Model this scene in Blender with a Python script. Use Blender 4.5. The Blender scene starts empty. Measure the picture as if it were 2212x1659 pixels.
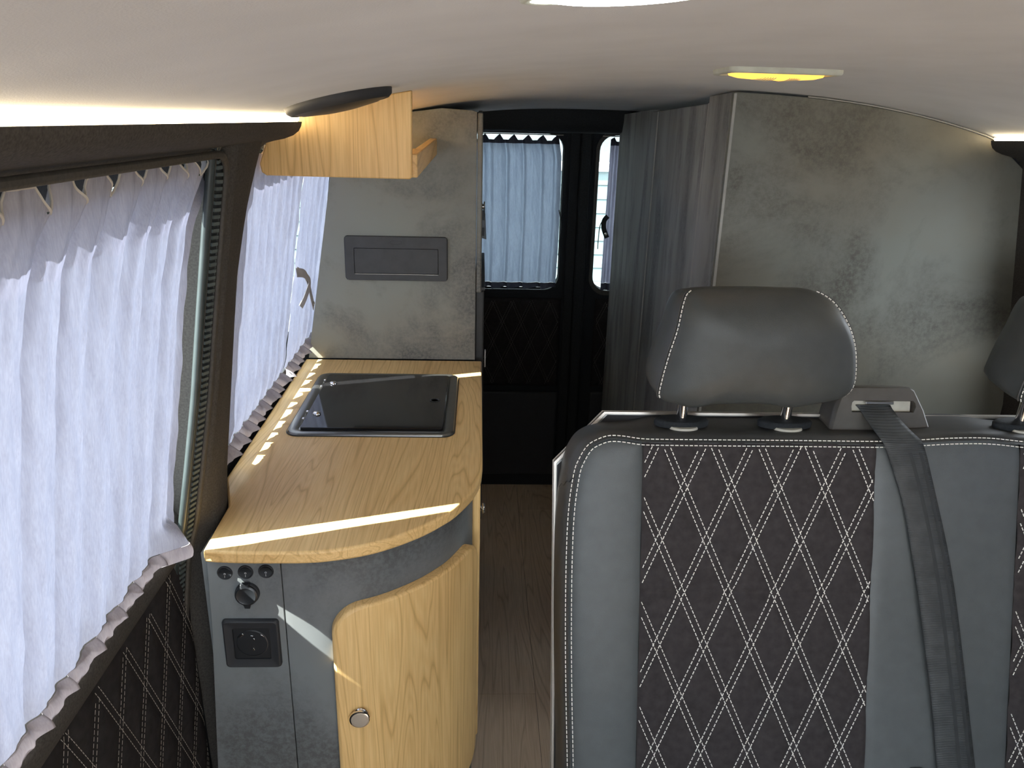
import bpy, bmesh, math, random
from math import sin, cos, tan, pi, radians, sqrt, exp
from mathutils import Vector, Matrix
random.seed(4)
SC = bpy.context.scene
COL = SC.collection

# ------------------------------------------------------------------ camera (x right, y towards the tail of the van, z up)
def setup_camera():
    p, y, r = 0.3422077818, 0.0452805088, 0.026
    F = Vector((sin(y)*cos(p), cos(y)*cos(p), -sin(p)))
    R = Vector((cos(y), -sin(y), 0)); U = R.cross(F)
    R2 = R*cos(r) + U*sin(r); U2 = -R*sin(r) + U*cos(r)
    cd = bpy.data.cameras.new('camera'); co = bpy.data.objects.new('camera', cd); COL.objects.link(co)
    m = Matrix((R2, U2, -F)).transposed().to_4x4(); m.translation = Vector((0, 0, 1.38))
    co.matrix_world = m
    cd.sensor_width = 36; cd.lens = 36*1700/2212; cd.clip_start = .02; cd.clip_end = 200
    SC.camera = co
setup_camera()
SC.view_settings.view_transform = 'Standard'; SC.view_settings.look = 'None'
SC.view_settings.gamma = 1; SC.view_settings.use_curve_mapping = False
SC.view_settings.exposure = 0.62
SKY_STRENGTH = 6.6
SUN_STRENGTH = 26.0
STRIP_STRENGTH = 14.0
LAMP_STRENGTH = 9.0
world = bpy.data.worlds.new('sky'); SC.world = world; world.use_nodes = True
wn = world.node_tree.nodes; wl = world.node_tree.links
bg = wn['Background']; bg.inputs[0].default_value = (.86, .93, 1.0, 1); bg.inputs[1].default_value = SKY_STRENGTH
sd = bpy.data.lights.new('sun', 'SUN'); sd.energy = SUN_STRENGTH; sd.angle = radians(.5); sd.color = (1, .96, .88)
so = bpy.data.objects.new('sun', sd); COL.objects.link(so)
so.rotation_euler = Vector((.650, .2445, -.719)).to_track_quat('-Z', 'Y').to_euler()
so.location = (-6, -2, 7)
SC.cycles.max_bounces = 10; SC.cycles.diffuse_bounces = 6; SC.cycles.transparent_max_bounces = 12
SC.cycles.sample_clamp_indirect = 6

# ------------------------------------------------------------------ materials
MATS = {}
def nodes(name, rough=.6, spec=.5, metal=0.):
    m = bpy.data.materials.new(name); m.use_nodes = True
    nt = m.node_tree; b = nt.nodes['Principled BSDF']
    b.inputs['Roughness'].default_value = rough; b.inputs['Specular IOR Level'].default_value = spec
    b.inputs['Metallic'].default_value = metal
    MATS[name] = m
    return m, nt, b
def N(nt, t, **k):
    n = nt.nodes.new(t)
    for a, v in k.items():
        if a in n.inputs: n.inputs[a].default_value = v
        else: setattr(n, a, v)
    return n
def mapped(nt, scale, rot=(0, 0, 0)):
    tc = N(nt, 'ShaderNodeTexCoord'); mp = N(nt, 'ShaderNodeMapping')
    mp.inputs['Scale'].default_value = scale; mp.inputs['Rotation'].default_value = rot
    nt.links.new(tc.outputs['Object'], mp.inputs['Vector']); return mp.outputs['Vector']
def ramp(nt, fac, stops):
    r = N(nt, 'ShaderNodeValToRGB'); e = r.color_ramp.elements
    while len(e) < len(stops): e.new(.5)
    for el, (p, c) in zip(e, stops): el.position = p; el.color = (*c, 1)
    nt.links.new(fac, r.inputs[0]); return r.outputs[0]
def bump(nt, b, h, strength, dist=.001):
    bm = N(nt, 'ShaderNodeBump'); bm.inputs['Strength'].default_value = strength; bm.inputs['Distance'].default_value = dist
    nt.links.new(h, bm.inputs['Height']); nt.links.new(bm.outputs[0], b.inputs['Normal'])
def mixc(nt, fac, a, b, mode='MIX'):
    x = N(nt, 'ShaderNodeMix', data_type='RGBA', blend_type=mode)
    for v, i in ((fac, 0), (a, 6), (b, 7)):
        if hasattr(v, 'is_linked') or hasattr(v, 'links'): nt.links.new(v, x.inputs[i])
        else: x.inputs[i].default_value = v if i == 0 else (*v, 1)
    return x.outputs[2]
def plain(name, col, rough=.6, spec=.5, metal=0., var=.12, scale=60, bmp=.0, bscale=900):
    m, nt, b = nodes(name, rough, spec, metal)
    v = mapped(nt, (1, 1, 1))
    n = N(nt, 'ShaderNodeTexNoise', Scale=scale, Detail=3.); nt.links.new(v, n.inputs['Vector'])
    c = ramp(nt, n.outputs[0], [(.25, tuple(x*(1-var) for x in col)), (.75, tuple(min(1, x*(1+var)) for x in col))])
    nt.links.new(c, b.inputs['Base Color'])
    if bmp:
        n2 = N(nt, 'ShaderNodeTexNoise', Scale=bscale, Detail=2.); nt.links.new(v, n2.inputs['Vector'])
        bump(nt, b, n2.outputs[0], bmp, .0006)
    return m
def wood(name, axis, light, mid, dark, rough=.42, cath=1.):
    m, nt, b = nodes(name, rough, .4)
    long_, cross = .60, 8.5
    s = [cross]*3; s[axis] = long_
    v = mapped(nt, tuple(s))
    n1 = N(nt, 'ShaderNodeTexNoise', Scale=1.3, Detail=2., Distortion=.6*cath); nt.links.new(v, n1.inputs['Vector'])
    mul = N(nt, 'ShaderNodeMath', operation='MULTIPLY'); mul.inputs[1].default_value = 34*2*pi/6.28; nt.links.new(n1.outputs[0], mul.inputs[0])
    sn = N(nt, 'ShaderNodeMath', operation='PINGPONG'); sn.inputs[1].default_value = 1.; nt.links.new(mul.outputs[0], sn.inputs[0])
    c1 = ramp(nt, sn.outputs[0], [(0., mid), (.45, light), (.80, mid), (1., dark)])
    s2 = [420]*3; s2[axis] = 14
    v2 = mapped(nt, tuple(s2)); n2 = N(nt, 'ShaderNodeTexNoise', Scale=1., Detail=3.); nt.links.new(v2, n2.inputs['Vector'])
    c2 = ramp(nt, n2.outputs[0], [(.35, (.80, .75, .68)), (.6, (1, 1, 1))])
    s3 = [9]*3; s3[axis] = 1.2
    v3 = mapped(nt, tuple(s3)); n3 = N(nt, 'ShaderNodeTexNoise', Scale=1., Detail=2.); nt.links.new(v3, n3.inputs['Vector'])
    c3 = ramp(nt, n3.outputs[0], [(.3, (.92, .89, .86)), (.7, (1, 1, 1))])
    c = mixc(nt, .55, c1, c2, 'MULTIPLY'); c = mixc(nt, 1., c, c3, 'MULTIPLY')
    nt.links.new(c, b.inputs['Base Color']); bump(nt, b, n2.outputs[0], .12, .0004)
    return m
def concrete(name, base, dark, warm, stretch=(1, 1, 1), rough=.55):
    m, nt, b = nodes(name, rough, .35)
    v = mapped(nt, stretch)
    n1 = N(nt, 'ShaderNodeTexNoise', Scale=4.2, Detail=7., Roughness=.62, Distortion=.4); nt.links.new(v, n1.inputs['Vector'])
    n2 = N(nt, 'ShaderNodeTexNoise', Scale=2.3, Detail=4., Roughness=.55); nt.links.new(v, n2.inputs['Vector'])
    n3 = N(nt, 'ShaderNodeTexNoise', Scale=150., Detail=5., Roughness=.7); nt.links.new(v, n3.inputs['Vector'])
    c = mixc(nt, ramp(nt, n2.outputs[0], [(.40, (0, 0, 0)), (.60, (1, 1, 1))]), base, warm)
    spec = ramp(nt, n3.outputs[0], [(.42, (1, 1, 1)), (.60, (.30, .30, .30))])
    f = ramp(nt, n1.outputs[0], [(.44, (0, 0, 0)), (.62, (1, 1, 1))])
    f2 = mixc(nt, .75, f, spec, 'MULTIPLY')
    c = mixc(nt, f2, c, dark)
    nt.links.new(c, b.inputs['Base Color']); bump(nt, b, n3.outputs[0], .06, .0004)
    return m
def emissive(name, col, strength):
    m = bpy.data.materials.new(name); m.use_nodes = True; nt = m.node_tree; nt.nodes.clear()
    e = N(nt, 'ShaderNodeEmission'); e.inputs[0].default_value = (*col, 1); e.inputs[1].default_value = strength
    o = N(nt, 'ShaderNodeOutputMaterial'); nt.links.new(e.outputs[0], o.inputs[0]); return m
def fabric(name, col, trans, tfac, weave=700.):
    m = bpy.data.materials.new(name); m.use_nodes = True; nt = m.node_tree; nt.nodes.clear()
    d = N(nt, 'ShaderNodeBsdfDiffuse'); t = N(nt, 'ShaderNodeBsdfTranslucent'); mx = N(nt, 'ShaderNodeMixShader'); mx.inputs[0].default_value = tfac
    v = mapped(nt, (1, 1, .12)); n = N(nt, 'ShaderNodeTexNoise', Scale=weave, Detail=3.); nt.links.new(v, n.inputs['Vector'])
    v2 = mapped(nt, (1, 1, .2)); n2 = N(nt, 'ShaderNodeTexNoise', Scale=70., Detail=4.); nt.links.new(v2, n2.inputs['Vector'])
    k = mixc(nt, .5, ramp(nt, n.outputs[0], [(.3, (.72, .72, .72)), (.7, (1, 1, 1))]), ramp(nt, n2.outputs[0], [(.3, (.74, .74, .78)), (.7, (1, 1, 1))]))
    nt.links.new(mixc(nt, 1., k, col, 'MULTIPLY'), d.inputs[0]); nt.links.new(mixc(nt, 1., k, trans, 'MULTIPLY'), t.inputs[0])
    o = N(nt, 'ShaderNodeOutputMaterial')
    nt.links.new(d.outputs[0], mx.inputs[1]); nt.links.new(t.outputs[0], mx.inputs[2]); nt.links.new(mx.outputs[0], o.inputs[0])
    return m
def glass(name, tint):
    m = bpy.data.materials.new(name); m.use_nodes = True; nt = m.node_tree; nt.nodes.clear()
    t = N(nt, 'ShaderNodeBsdfTransparent'); t.inputs[0].default_value = (*tint, 1)
    g = N(nt, 'ShaderNodeBsdfGlossy'); g.inputs['Roughness'].default_value = .02
    fr = N(nt, 'ShaderNodeFresnel'); mx = N(nt, 'ShaderNodeMixShader'); o = N(nt, 'ShaderNodeOutputMaterial')
    nt.links.new(fr.outputs[0], mx.inputs[0]); nt.links.new(t.outputs[0], mx.inputs[1]); nt.links.new(g.outputs[0], mx.inputs[2]); nt.links.new(mx.outputs[0], o.inputs[0])
    return m
def webbing(name):
    m, nt, b = nodes(name, .55, .5)
    v = mapped(nt, (1, 1, 1)); w = N(nt, 'ShaderNodeTexWave', Scale=130., bands_direction='Z'); nt.links.new(v, w.inputs['Vector'])
    n = N(nt, 'ShaderNodeTexNoise', Scale=40., Detail=3.); nt.links.new(v, n.inputs['Vector'])
    nt.links.new(ramp(nt, n.outputs[0], [(.3, (.035, .040, .042)), (.7, (.065, .072, .074))]), b.inputs['Base Color'])
    bump(nt, b, w.outputs[1], .6, .0006); return m

OAK_L, OAK_M, OAK_D = (.86, .60, .27), (.82, .55, .235), (.66, .42, .165)
M_oak_top = wood('oak worktop', 1, OAK_L, OAK_M, OAK_D)
M_oak_v = wood('oak upright', 2, OAK_L, OAK_M, OAK_D, cath=.8)
M_floor = wood('floor vinyl', 1, (.74, .58, .43), (.67, .52, .38), (.52, .39, .27), rough=.5)
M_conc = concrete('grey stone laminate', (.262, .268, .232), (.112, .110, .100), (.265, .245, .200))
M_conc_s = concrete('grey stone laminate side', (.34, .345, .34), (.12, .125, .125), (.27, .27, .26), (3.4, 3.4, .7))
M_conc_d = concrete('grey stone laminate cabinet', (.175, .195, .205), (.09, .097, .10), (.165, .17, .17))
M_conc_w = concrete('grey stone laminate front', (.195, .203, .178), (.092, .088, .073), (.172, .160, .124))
M_edge = plain('laminate edge band', (.36, .36, .33), .45)
M_felt = plain('charcoal felt', (.062, .058, .053), .95, .15, var=.3, scale=400, bmp=.4, bscale=500)
M_felt_d = plain('dark cladding', (.018, .021, .024), .8, .3, var=.3, scale=300, bmp=.3, bscale=500)
M_rubber = plain('black rubber', (.018, .021, .022), .38, .5)
M_tube = plain('rubber tube', (.035, .045, .045), .35, .5)
M_ribrub = plain('ribbed rubber', (.085, .105, .105), .4, .5)
M_lip = plain('textured trim lip', (.055, .050, .043), .6, .4, var=.25, scale=250, bmp=.5, bscale=300)
M_ceil = plain('headliner', (.62, .635, .645), .95, .2, var=.05, scale=12, bmp=.2, bscale=900)
M_white = plain('white paint', (.75, .76, .76), .5)
M_leath = plain('grey leather', (.095, .105, .108), .42, .45, var=.08, scale=50, bmp=.35, bscale=1400)
M_leath_d = plain('dark grey leather', (.060, .060, .058), .45, .45, var=.1, scale=50, bmp=.35, bscale=1400)
M_head = plain('headrest leather', (.062, .068, .067), .42, .45, var=.08, scale=50, bmp=.35, bscale=1400)
M_suede = plain('charcoal suede', (.046, .041, .042), .92, .2, var=.25, scale=90, bmp=.3, bscale=1300)
M_suede_d = plain('black suede', (.022, .020, .021), .92, .2, var=.25, scale=90, bmp=.3, bscale=1300)
M_thread = plain('white thread', (.93, .91, .84), .7, .3, var=.05)
M_thread_c = plain('dull thread', (.42, .39, .35), .8, .3, var=.05)
M_thread_d = plain('grey thread', (.16, .16, .15), .8, .3, var=.05)
M_chrome = plain('chrome', (.85, .85, .85), .08, .5, 1., var=.02)
M_alu = plain('brushed aluminium', (.62, .58, .52), .38, .5, .75, var=.05)
M_blk = plain('black plastic', (.014, .016, .019), .4, .5)
M_blk_s = plain('soft black plastic', (.018, .020, .024), .6, .5)
M_flap = plain('anthracite plastic', (.055, .055, .055), .5, .4, bmp=.2)
M_brownp = plain('grey brown plastic', (.085, .078, .068), .42, .5, bmp=.1)
M_cream = plain('cream plastic', (.52, .50, .42), .5)
M_glassblk = plain('black tempered glass', (.008, .008, .009), .06, .6, var=.0)
M_steel = plain('dark steel rim', (.22, .22, .21), .28, .5, .9, var=.05)
M_mark = plain('white print', (.7, .7, .7), .6)
M_fab = fabric('lavender curtain', (.46, .44, .46), (.175, .195, .275), .24)
M_fabh = fabric('curtain hem', (.50, .46, .48), (.25, .23, .27), .15)
M_fabr = fabric('blue curtain', (.34, .38, .46), (.42, .48, .60), .55)
M_fabr2 = fabric('lilac curtain', (.42, .40, .48), (.40, .39, .50), .5)
M_fabrh = fabric('dark curtain hem', (.05, .05, .06), (.05, .05, .07), .3)
M_pipe = plain('pale piping', (.52, .48, .42), .8, .3)
M_strap = plain('grey strap', (.42, .40, .41), .8, .2)
M_hook = plain('dark green strap', (.03, .05, .045), .6)
M_glass = glass('window glass', (.88, .93, .93))
M_stripe = plain('webbing stripe', (.040, .044, .046), .7, .3)
M_web = webbing('seat belt webbing')
M_gnd = plain('pale paving', (.12, .125, .13), .9, .2, scale=3)
M_siding = plain('pale siding', (.16, .20, .20), .6, .3, var=.04)
M_bwall = plain('building render', (.13, .145, .15), .8)
M_strip = emissive('led strip light', (1, .80, .52), STRIP_STRENGTH)
M_lens_w = emissive('warm lamp lens', (1, .46, .08), LAMP_STRENGTH*.17)
M_bulb = emissive('warm bulb', (1, .78, .40), LAMP_STRENGTH*5)
M_lens_b = emissive('bright lamp lens', (1, .97, .90), LAMP_STRENGTH*4)
M_shellw = plain('pale green plastic', (.50, .53, .46), .5)

# ------------------------------------------------------------------ helpers
ORG = {}
def props(o, label=None, cat=None, group=None, kind=None):
    for k, v in (('label', label), ('category', cat), ('group', group), ('kind', kind)):
        if v: o[k] = v
    return o
def thing(name, label, cat, loc, group=None):
    o = bpy.data.objects.new(name, None); COL.objects.link(o); o.location = loc; o.empty_display_size = .05
    ORG[o] = Vector(loc); return props(o, label, cat, group)
def sroot(name, loc=(0, 0, 0)):
    o = bpy.data.objects.new(name, None); COL.objects.link(o); o.location = loc; o.empty_display_size = .05
    ORG[o] = Vector(loc); return props(o, kind='structure')
class MB:
    def __init__(s): s.v = []; s.f = []
    def pts(s, P):
        i = len(s.v); s.v += [tuple(p) for p in P]; return i
    def box(s, x0, x1, y0, y1, z0, z1):
        i = s.pts([(x, y, z) for z in (z0, z1) for y in (y0, y1) for x in (x0, x1)])
        for q in ((0, 2, 3, 1), (4, 5, 7, 6), (0, 1, 5, 4), (2, 6, 7, 3), (0, 4, 6, 2), (1, 3, 7, 5)): s.f.append(tuple(i+k for k in q))
        return s
    def obox(s, c, a, b, n, la, lb, ln):
        c = Vector(c)
        P = [c + a*(sa*la/2) + b*(sb*lb/2) + n*(sn*ln/2) for sn in (-1, 1) for sb in (-1, 1) for sa in (-1, 1)]
        i = s.pts(P)
        for q in ((0, 2, 3, 1), (4, 5, 7, 6), (0, 1, 5, 4), (2, 6, 7, 3), (0, 4, 6, 2), (1, 3, 7, 5)): s.f.append(tuple(i+k for k in q))
        return s
    def grid(s, fn, nu, nv, flip=False):
        i0 = s.pts([fn(i/nu, j/nv) for j in range(nv+1) for i in range(nu+1)])
        for j in range(nv):
            for i in range(nu):
                a = i0 + j*(nu+1) + i; q = (a, a+1, a+nu+2, a+nu+1)
                s.f.append(q[::-1] if flip else q)
        return s
    def loft(s, rings, closed=True, cap0=False, cap1=False):
        n = len(rings[0]); base = [s.pts(r) for r in rings]
        for k in range(len(rings)-1):
            for i in range(n if closed else n-1):
                j = (i+1) % n; s.f.append((base[k]+i, base[k]+j, base[k+1]+j, base[k+1]+i))
        if cap0: s.f.append(tuple(base[0]+i for i in range(n))[::-1])
        if cap1: s.f.append(tuple(base[-1]+i for i in range(n)))
        return s
    def prism(s, poly, vec):
        v = Vector(vec); return s.loft([[Vector(p) for p in poly], [Vector(p)+v for p in poly]], True, True, True)
    def tube(s, path, r, seg=8, caps=True, rb=None):
        P = [Vector(p) for p in path]; rings = []
        up = Vector((0, 0, 1)); t0 = (P[1]-P[0]).normalized()
        if abs(t0.dot(up)) > .9: up = Vector((1, 0, 0))
        for i, p in enumerate(P):
            t = (P[min(i+1, len(P)-1)] - P[max(i-1, 0)]).normalized()
            a = t.cross(up)
            if a.length < 1e-4: a = t.cross(Vector((0, 1, 0)))
            a.normalize(); b = a.cross(t).normalized(); up = b
            rings.append([p + a*(r*cos(2*pi*k/seg)) + b*((rb or r)*sin(2*pi*k/seg)) for k in range(seg)])
        return s.loft(rings, True, caps, caps)
    def lathe(s, c, axis, prof, seg=24, ref=None):
        c = Vector(c); n = Vector(axis).normalized(); a = (ref or Vector((0, 0, 1))).cross(n)
        if a.length < 1e-3: a = Vector((1, 0, 0))
        a.normalize(); b = n.cross(a)
        rings = [[c + n*h + a*(max(r, 1e-5)*cos(2*pi*k/seg)) + b*(max(r, 1e-5)*sin(2*pi*k/seg)) for k in range(seg)] for r, h in prof]
        return s.loft(rings, True, True, True)
    def build(s, name, mat, parent=None, smooth=40, bevel=0, seg=2, loc=None, solid=0):
        me = bpy.data.meshes.new(name)
        org = ORG.get(parent, Vector((0, 0, 0))) if parent else Vector(loc or (0, 0, 0))
        me.from_pydata([(x-org.x, y-org.y, z-org.z) for x, y, z in s.v], [], s.f)
        bm = bmesh.new(); bm.from_mesh(me); bmesh.ops.recalc_face_normals(bm, faces=bm.faces); bm.to_mesh(me); bm.free()
        me.materials.append(mat)
        if smooth:
            me.polygons.foreach_set('use_smooth', [True]*len(me.polygons)); me.set_sharp_from_angle(angle=radians(smooth))
        o = bpy.data.objects.new(name, me); COL.objects.link(o)
        if parent: o.parent = parent
        else: o.location = org
        ORG[o] = org
        if solid:
            md = o.modifiers.new('thickness', 'SOLIDIFY'); md.thickness = solid; md.offset = 0
        if bevel:
            md = o.modifiers.new('rounding', 'BEVEL'); md.width = bevel; md.segments = seg; md.limit_method = 'ANGLE'; md.angle_limit = radians(45)
        return o
def smoothpath(P, n=8, closed=False):
    P = [Vector(p) for p in P]; out = []; L = len(P)
    for i in range(L if closed else L-1):
        if closed: a, b, c, d = P[i-1], P[i], P[(i+1) % L], P[(i+2) % L]
        else: a, b, c, d = P[max(i-1, 0)], P[i], P[i+1], P[min(i+2, L-1)]
        for k in range(n):
            t = k/n
            out.append(.5*((2*b) + (c-a)*t + (2*a-5*b+4*c-d)*t*t + (3*b-a-3*c+d)*t**3))
    if not closed: out.append(P[-1])
    return out
def rrect(x0, x1, y0, y1, r, k=6):
    out = []
    for cx, cy, a0 in ((x1-r, y1-r, 0), (x0+r, y1-r, 90), (x0+r, y0+r, 180), (x1-r, y0+r, 270)):
        for i in range(k+1):
            a = radians(a0 + 90*i/k); out.append((cx + r*cos(a), cy + r*sin(a)))
    return out
def outer_loop(x0, x1, y0, y1, ix0, ix1, iy0, iy1, k=6):
    out = []
    cs = (((x1, iy1), (x1, y1), (ix1, y1)), ((ix0, y1), (x0, y1), (x0, iy1)), ((x0, iy0), (x0, y0), (ix0, y0)), ((ix1, y0), (x1, y0), (x1, iy0)))
    for a, c, b in cs:
        for i in range(k+1):
            t = i/k*2
            p, q, tt = (a, c, t) if t <= 1 else (c, b, t-1)
            out.append((p[0]+(q[0]-p[0])*tt, p[1]+(q[1]-p[1])*tt))
    return out
def hole_panel(mb, M, o, h, r, depth=0, k=6):
    """o, h = (a0, a1, b0, b1) outer and hole, M(a, b, depth) -> point; depth gives the reveal"""
    inn = rrect(*h, r, k); out = outer_loop(*o, h[0]+r, h[1]-r, h[2]+r, h[3]-r, k)
    rings = [[M(a, b, 0) for a, b in out], [M(a, b, 0) for a, b in inn]]
    if depth: rings.append([M(a, b, depth) for a, b in inn])
    mb.loft(rings); return mb
def lerp(tab, x):
    if x <= tab[0][0]: return tab[0][1]
    for (a, b), (c, d) in zip(tab, tab[1:]):
        if x <= c: return b + (d-b)*(x-a)/(c-a)
    return tab[-1][1]
def ceil(x, D):
    b = 1.423 + (.018*(1.15-D) if D < 1.15 else -.04*(D-1.15))
    return b - .07*(abs(x-.32)/.585)**2.6
def Xw(z): return -.395 + .16*(z-.83) if z > .80 else -.40
def mir(x): return .64 - x
def dash_line(mb, pts, nrm, ln=.0046, gap=.0022, w=.0011, h=.0008):
    """stitches along a 3-D polyline; nrm(point index fraction) or Vector"""
    P = [Vector(p) for p in pts]; seg = [(P[i+1]-P[i]).length for i in range(len(P)-1)]; T = sum(seg)
    def at(s):
        s = min(max(s, 0), T)
        for i, l in enumerate(seg):
            if s <= l or i == len(seg)-1: return P[i] + (P[i+1]-P[i])*(s/max(l, 1e-9)), i
            s -= l
    s = random.uniform(0, gap)
    while s + ln < T:
        a, i = at(s); b, j = at(s+ln); d = (b-a); L = d.length
        if L > 1e-5:
            d.normalize(); n = nrm(i) if callable(nrm) else nrm
            n = (n - d*n.dot(d)).normalized(); mb.obox((a+b)/2 + n*h*.3, d, d.cross(n), n, L, w, h)
        s += ln + gap

# ------------------------------------------------------------------ outside
g = MB(); g.box(-40, 40, -40, 40, -.60, -.55); props(g.build('ground', M_gnd), kind='structure')
bld = thing('building', 'pale building with horizontal white siding boards seen behind the rear windows', 'building', (0, 9, -.55))
MB().box(-9, 9, 9.06, 9.4, -.55, 3.6).build('wall', M_bwall, bld)
MB().box(-9, 9, 8.98, 9.06, .69, .79).build('fascia_band', M_white, bld, bevel=.01)
for k in range(8):
    z0 = -.55 + .156*k
    MB().prism([(-9, 9.02, z0), (-9, 9.013, z0+.003), (-9, 9.021, z0+.152), (-9, 9.06, z0+.152), (-9, 9.06, z0)], (18, 0, 0)).build('siding_board', M_siding, bld, smooth=0)

# ------------------------------------------------------------------ van shell
fl = sroot('floor')
MB().box(-.46, 1.10, -1.6, 2.80, -.05, -.004).build('subfloor', M_blk_s, fl)
for i in range(8):
    x0 = -.42 + .19*i; y = -1.2 - .47*(i % 3)
    while y < 2.72:
        y1 = min(y+1.24, 2.735); ys = max(y, -1.55)
        if y1 > ys + .02: MB().box(x0+.0004, min(x0+.1896, 1.06), ys+.0004, y1-.0004, -.004, 0).build('plank', M_floor, fl, bevel=.0005, seg=1)
        y += 1.24
MB().box(-.42, 1.06, 2.735, 2.75, 0, .012).build('threshold_strip', M_steel, fl, bevel=.002)

g = MB(); g.grid(lambda u, v: (-.262+1.164*u, -1.55+4.19*v, ceil(-.262+1.164*u, -1.55+4.19*v)), 60, 60); g.grid(lambda u, v: (-.262+1.164*u, -1.55+4.19*v, ceil(-.262+1.164*u, -1.55+4.19*v)+.012), 30, 20)
props(g.build('ceiling', M_ceil, smooth=80), kind='structure')
g = MB(); g.box(-.46, 1.10, -1.62, 2.85, 1.475, 1.50); props(g.build('roof', M_white), kind='structure')

# left wall: outer skin with window openings
wlft = sroot('wall_left')
def Xo(z): return Xw(z) - .036
def skin(side):
    X = (lambda z: Xo(z)) if side < 0 else (lambda z: mir(Xo(z)))
    def M(a, b, d): return (X(b) - side*d*-1 if side < 0 else X(b) + -d, a, b)
    g = MB()
    zc = .80
    for (a0, a1), hole in (((-1.6, -.35), (-1.45, -.42, .90, 1.36)), ((-.35, 1.03), (-.22, .914, .895, 1.303)), ((1.03, 1.98), (1.115, 1.92, .893, 1.295)), ((1.98, 2.80), None)):
        if hole: hole_panel(g, lambda a, b, d: (X(b), a, b), (a0, a1, zc, 1.475), hole, .03)
        else: g.grid(lambda u, v: (X(zc+.675*v), a0+(a1-a0)*u, zc+.675*v), 1, 4)
    x0 = X(.7); g.grid(lambda u, v: (x0 if v > 0 else x0, -1.6+4.4*u, -.05+.86*v), 4, 4)
    return g
skin(-1).build('body_skin', M_felt_d, wlft)
for i, (a0, a1, z0, z1) in enumerate(((-.23, .94, .885, 1.293), (1.105, 1.93, .883, 1.293))):
    w = sroot('window_%d' % (i+1), (-.43, a0, z0))
    g = MB(); g.grid(lambda u, v: (Xo(z0+(z1-z0)*v)-.004, a0+(a1-a0)*u, z0+(z1-z0)*v), 1, 3); g.build('pane', M_glass, w)
wr = sroot('wall_right')
skin(1).build('body_skin', M_felt_d, wr)

# sliding door inner frame (left, behind the front curtain): upper frame ring + door card
door = sroot('door_1')
g = MB(); hole_panel(g, lambda a, b, d: (Xw(b)-.012-d, a, b), (-.34, .975, .80, 1.37), (-.20, .942, .868, 1.300), .035, 0); g.build('window_frame', M_felt_d, door)
# felt belt + rounded shoulder
def belt(u, v):
    D = -.34 + 1.30*u; a = v
    prof = [(-.402, .866), (-.394, .862), (-.386, .850), (-.382, .835), (-.383, .818), (-.388, .806), (-.402, .800)]
    k = a*(len(prof)-1); i = min(int(k), len(prof)-2); t = k-i
    x = prof[i][0]+(prof[i+1][0]-prof[i][0])*t; z = prof[i][1]+(prof[i+1][1]-prof[i][1])*t
    return (x - .002, D, z)
g = MB(); g.grid(belt, 20, 18); g.build('belt_trim', M_felt, door, smooth=60)
PU, PV = .067, .149; LQ = 1/sqrt(1/PU**2 + 1/PV**2)
def quilt_h(u, v, puff=.0032, half=.0043):
    a = u/PU + v/PV; b = u/PU - v/PV
    m = 9
    for q in (a, b):
        d = abs(q - round(q))*LQ; m = min(m, abs(d-half))
        if d < half: m = min(m, .0012 + (half-d)*.3)
    return puff*(1 - exp(-(m/.0075)**1.0))
def quilt_stitches(mb, S, nrm, u0, u1, v0, v1, half=.0043, **kw):
    """two families of double seams clipped to the rectangle (v0 may be a function of u)"""
    vf = v0 if callable(v0) else (lambda u: v0)
    for sgn in (1, -1):
        for k in range(-60, 60):
            for off in (-half, half):
                c = k + off/LQ
                # u/PU + sgn*v/PV = c
                pts = []
                n = 120
                for i in range(n+1):
                    u = u0 + (u1-u0)*i/n; v = sgn*(c - u/PU)*PV
                    if vf(u) <= v <= v1: pts.append((u, v))
                if len(pts) > 1:
                    (ua, va), (ub, vb) = pts[0], pts[-1]
                    L = math.hypot(ub-ua, vb-va); m = max(2, int(L/.012))
                    dash_line(mb, [S(ua+(ub-ua)*t/m, va+(vb-va)*t/m) for t in range(m+1)], nrm, **kw)
def Sdc(u, v, h=None):   # door card: u = distance back along the van, v = depth below .806
    hh = quilt_h(u-.020, v-.018, .004, .0045) if h is None else h
    edge = min(u+.3, .955-u, v+.004)
    return Vector((-.400 + hh - .010*exp(-max(edge, 0)/.006), u, .802 - v))
g = MB(); g.grid(lambda a, b: Sdc(-.1+1.05*a, .46*b), 300, 130); card = g.build('quilted_panel', M_suede_d, door, smooth=180)
g = MB(); quilt_stitches(g, lambda u, v: Sdc(u+.020, v+.018, .0016), Vector((1, 0, 0)), -.1, .93, -.014, .44, .0040, w=.0007, h=.0002); s_ = g.build('stitching', M_thread_c, card, smooth=0); s_['kind'] = 'stuff'
MB().box(-.44, -.402, -.34, .96, 0, .80).build('door_core', M_felt_d, door)

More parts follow.
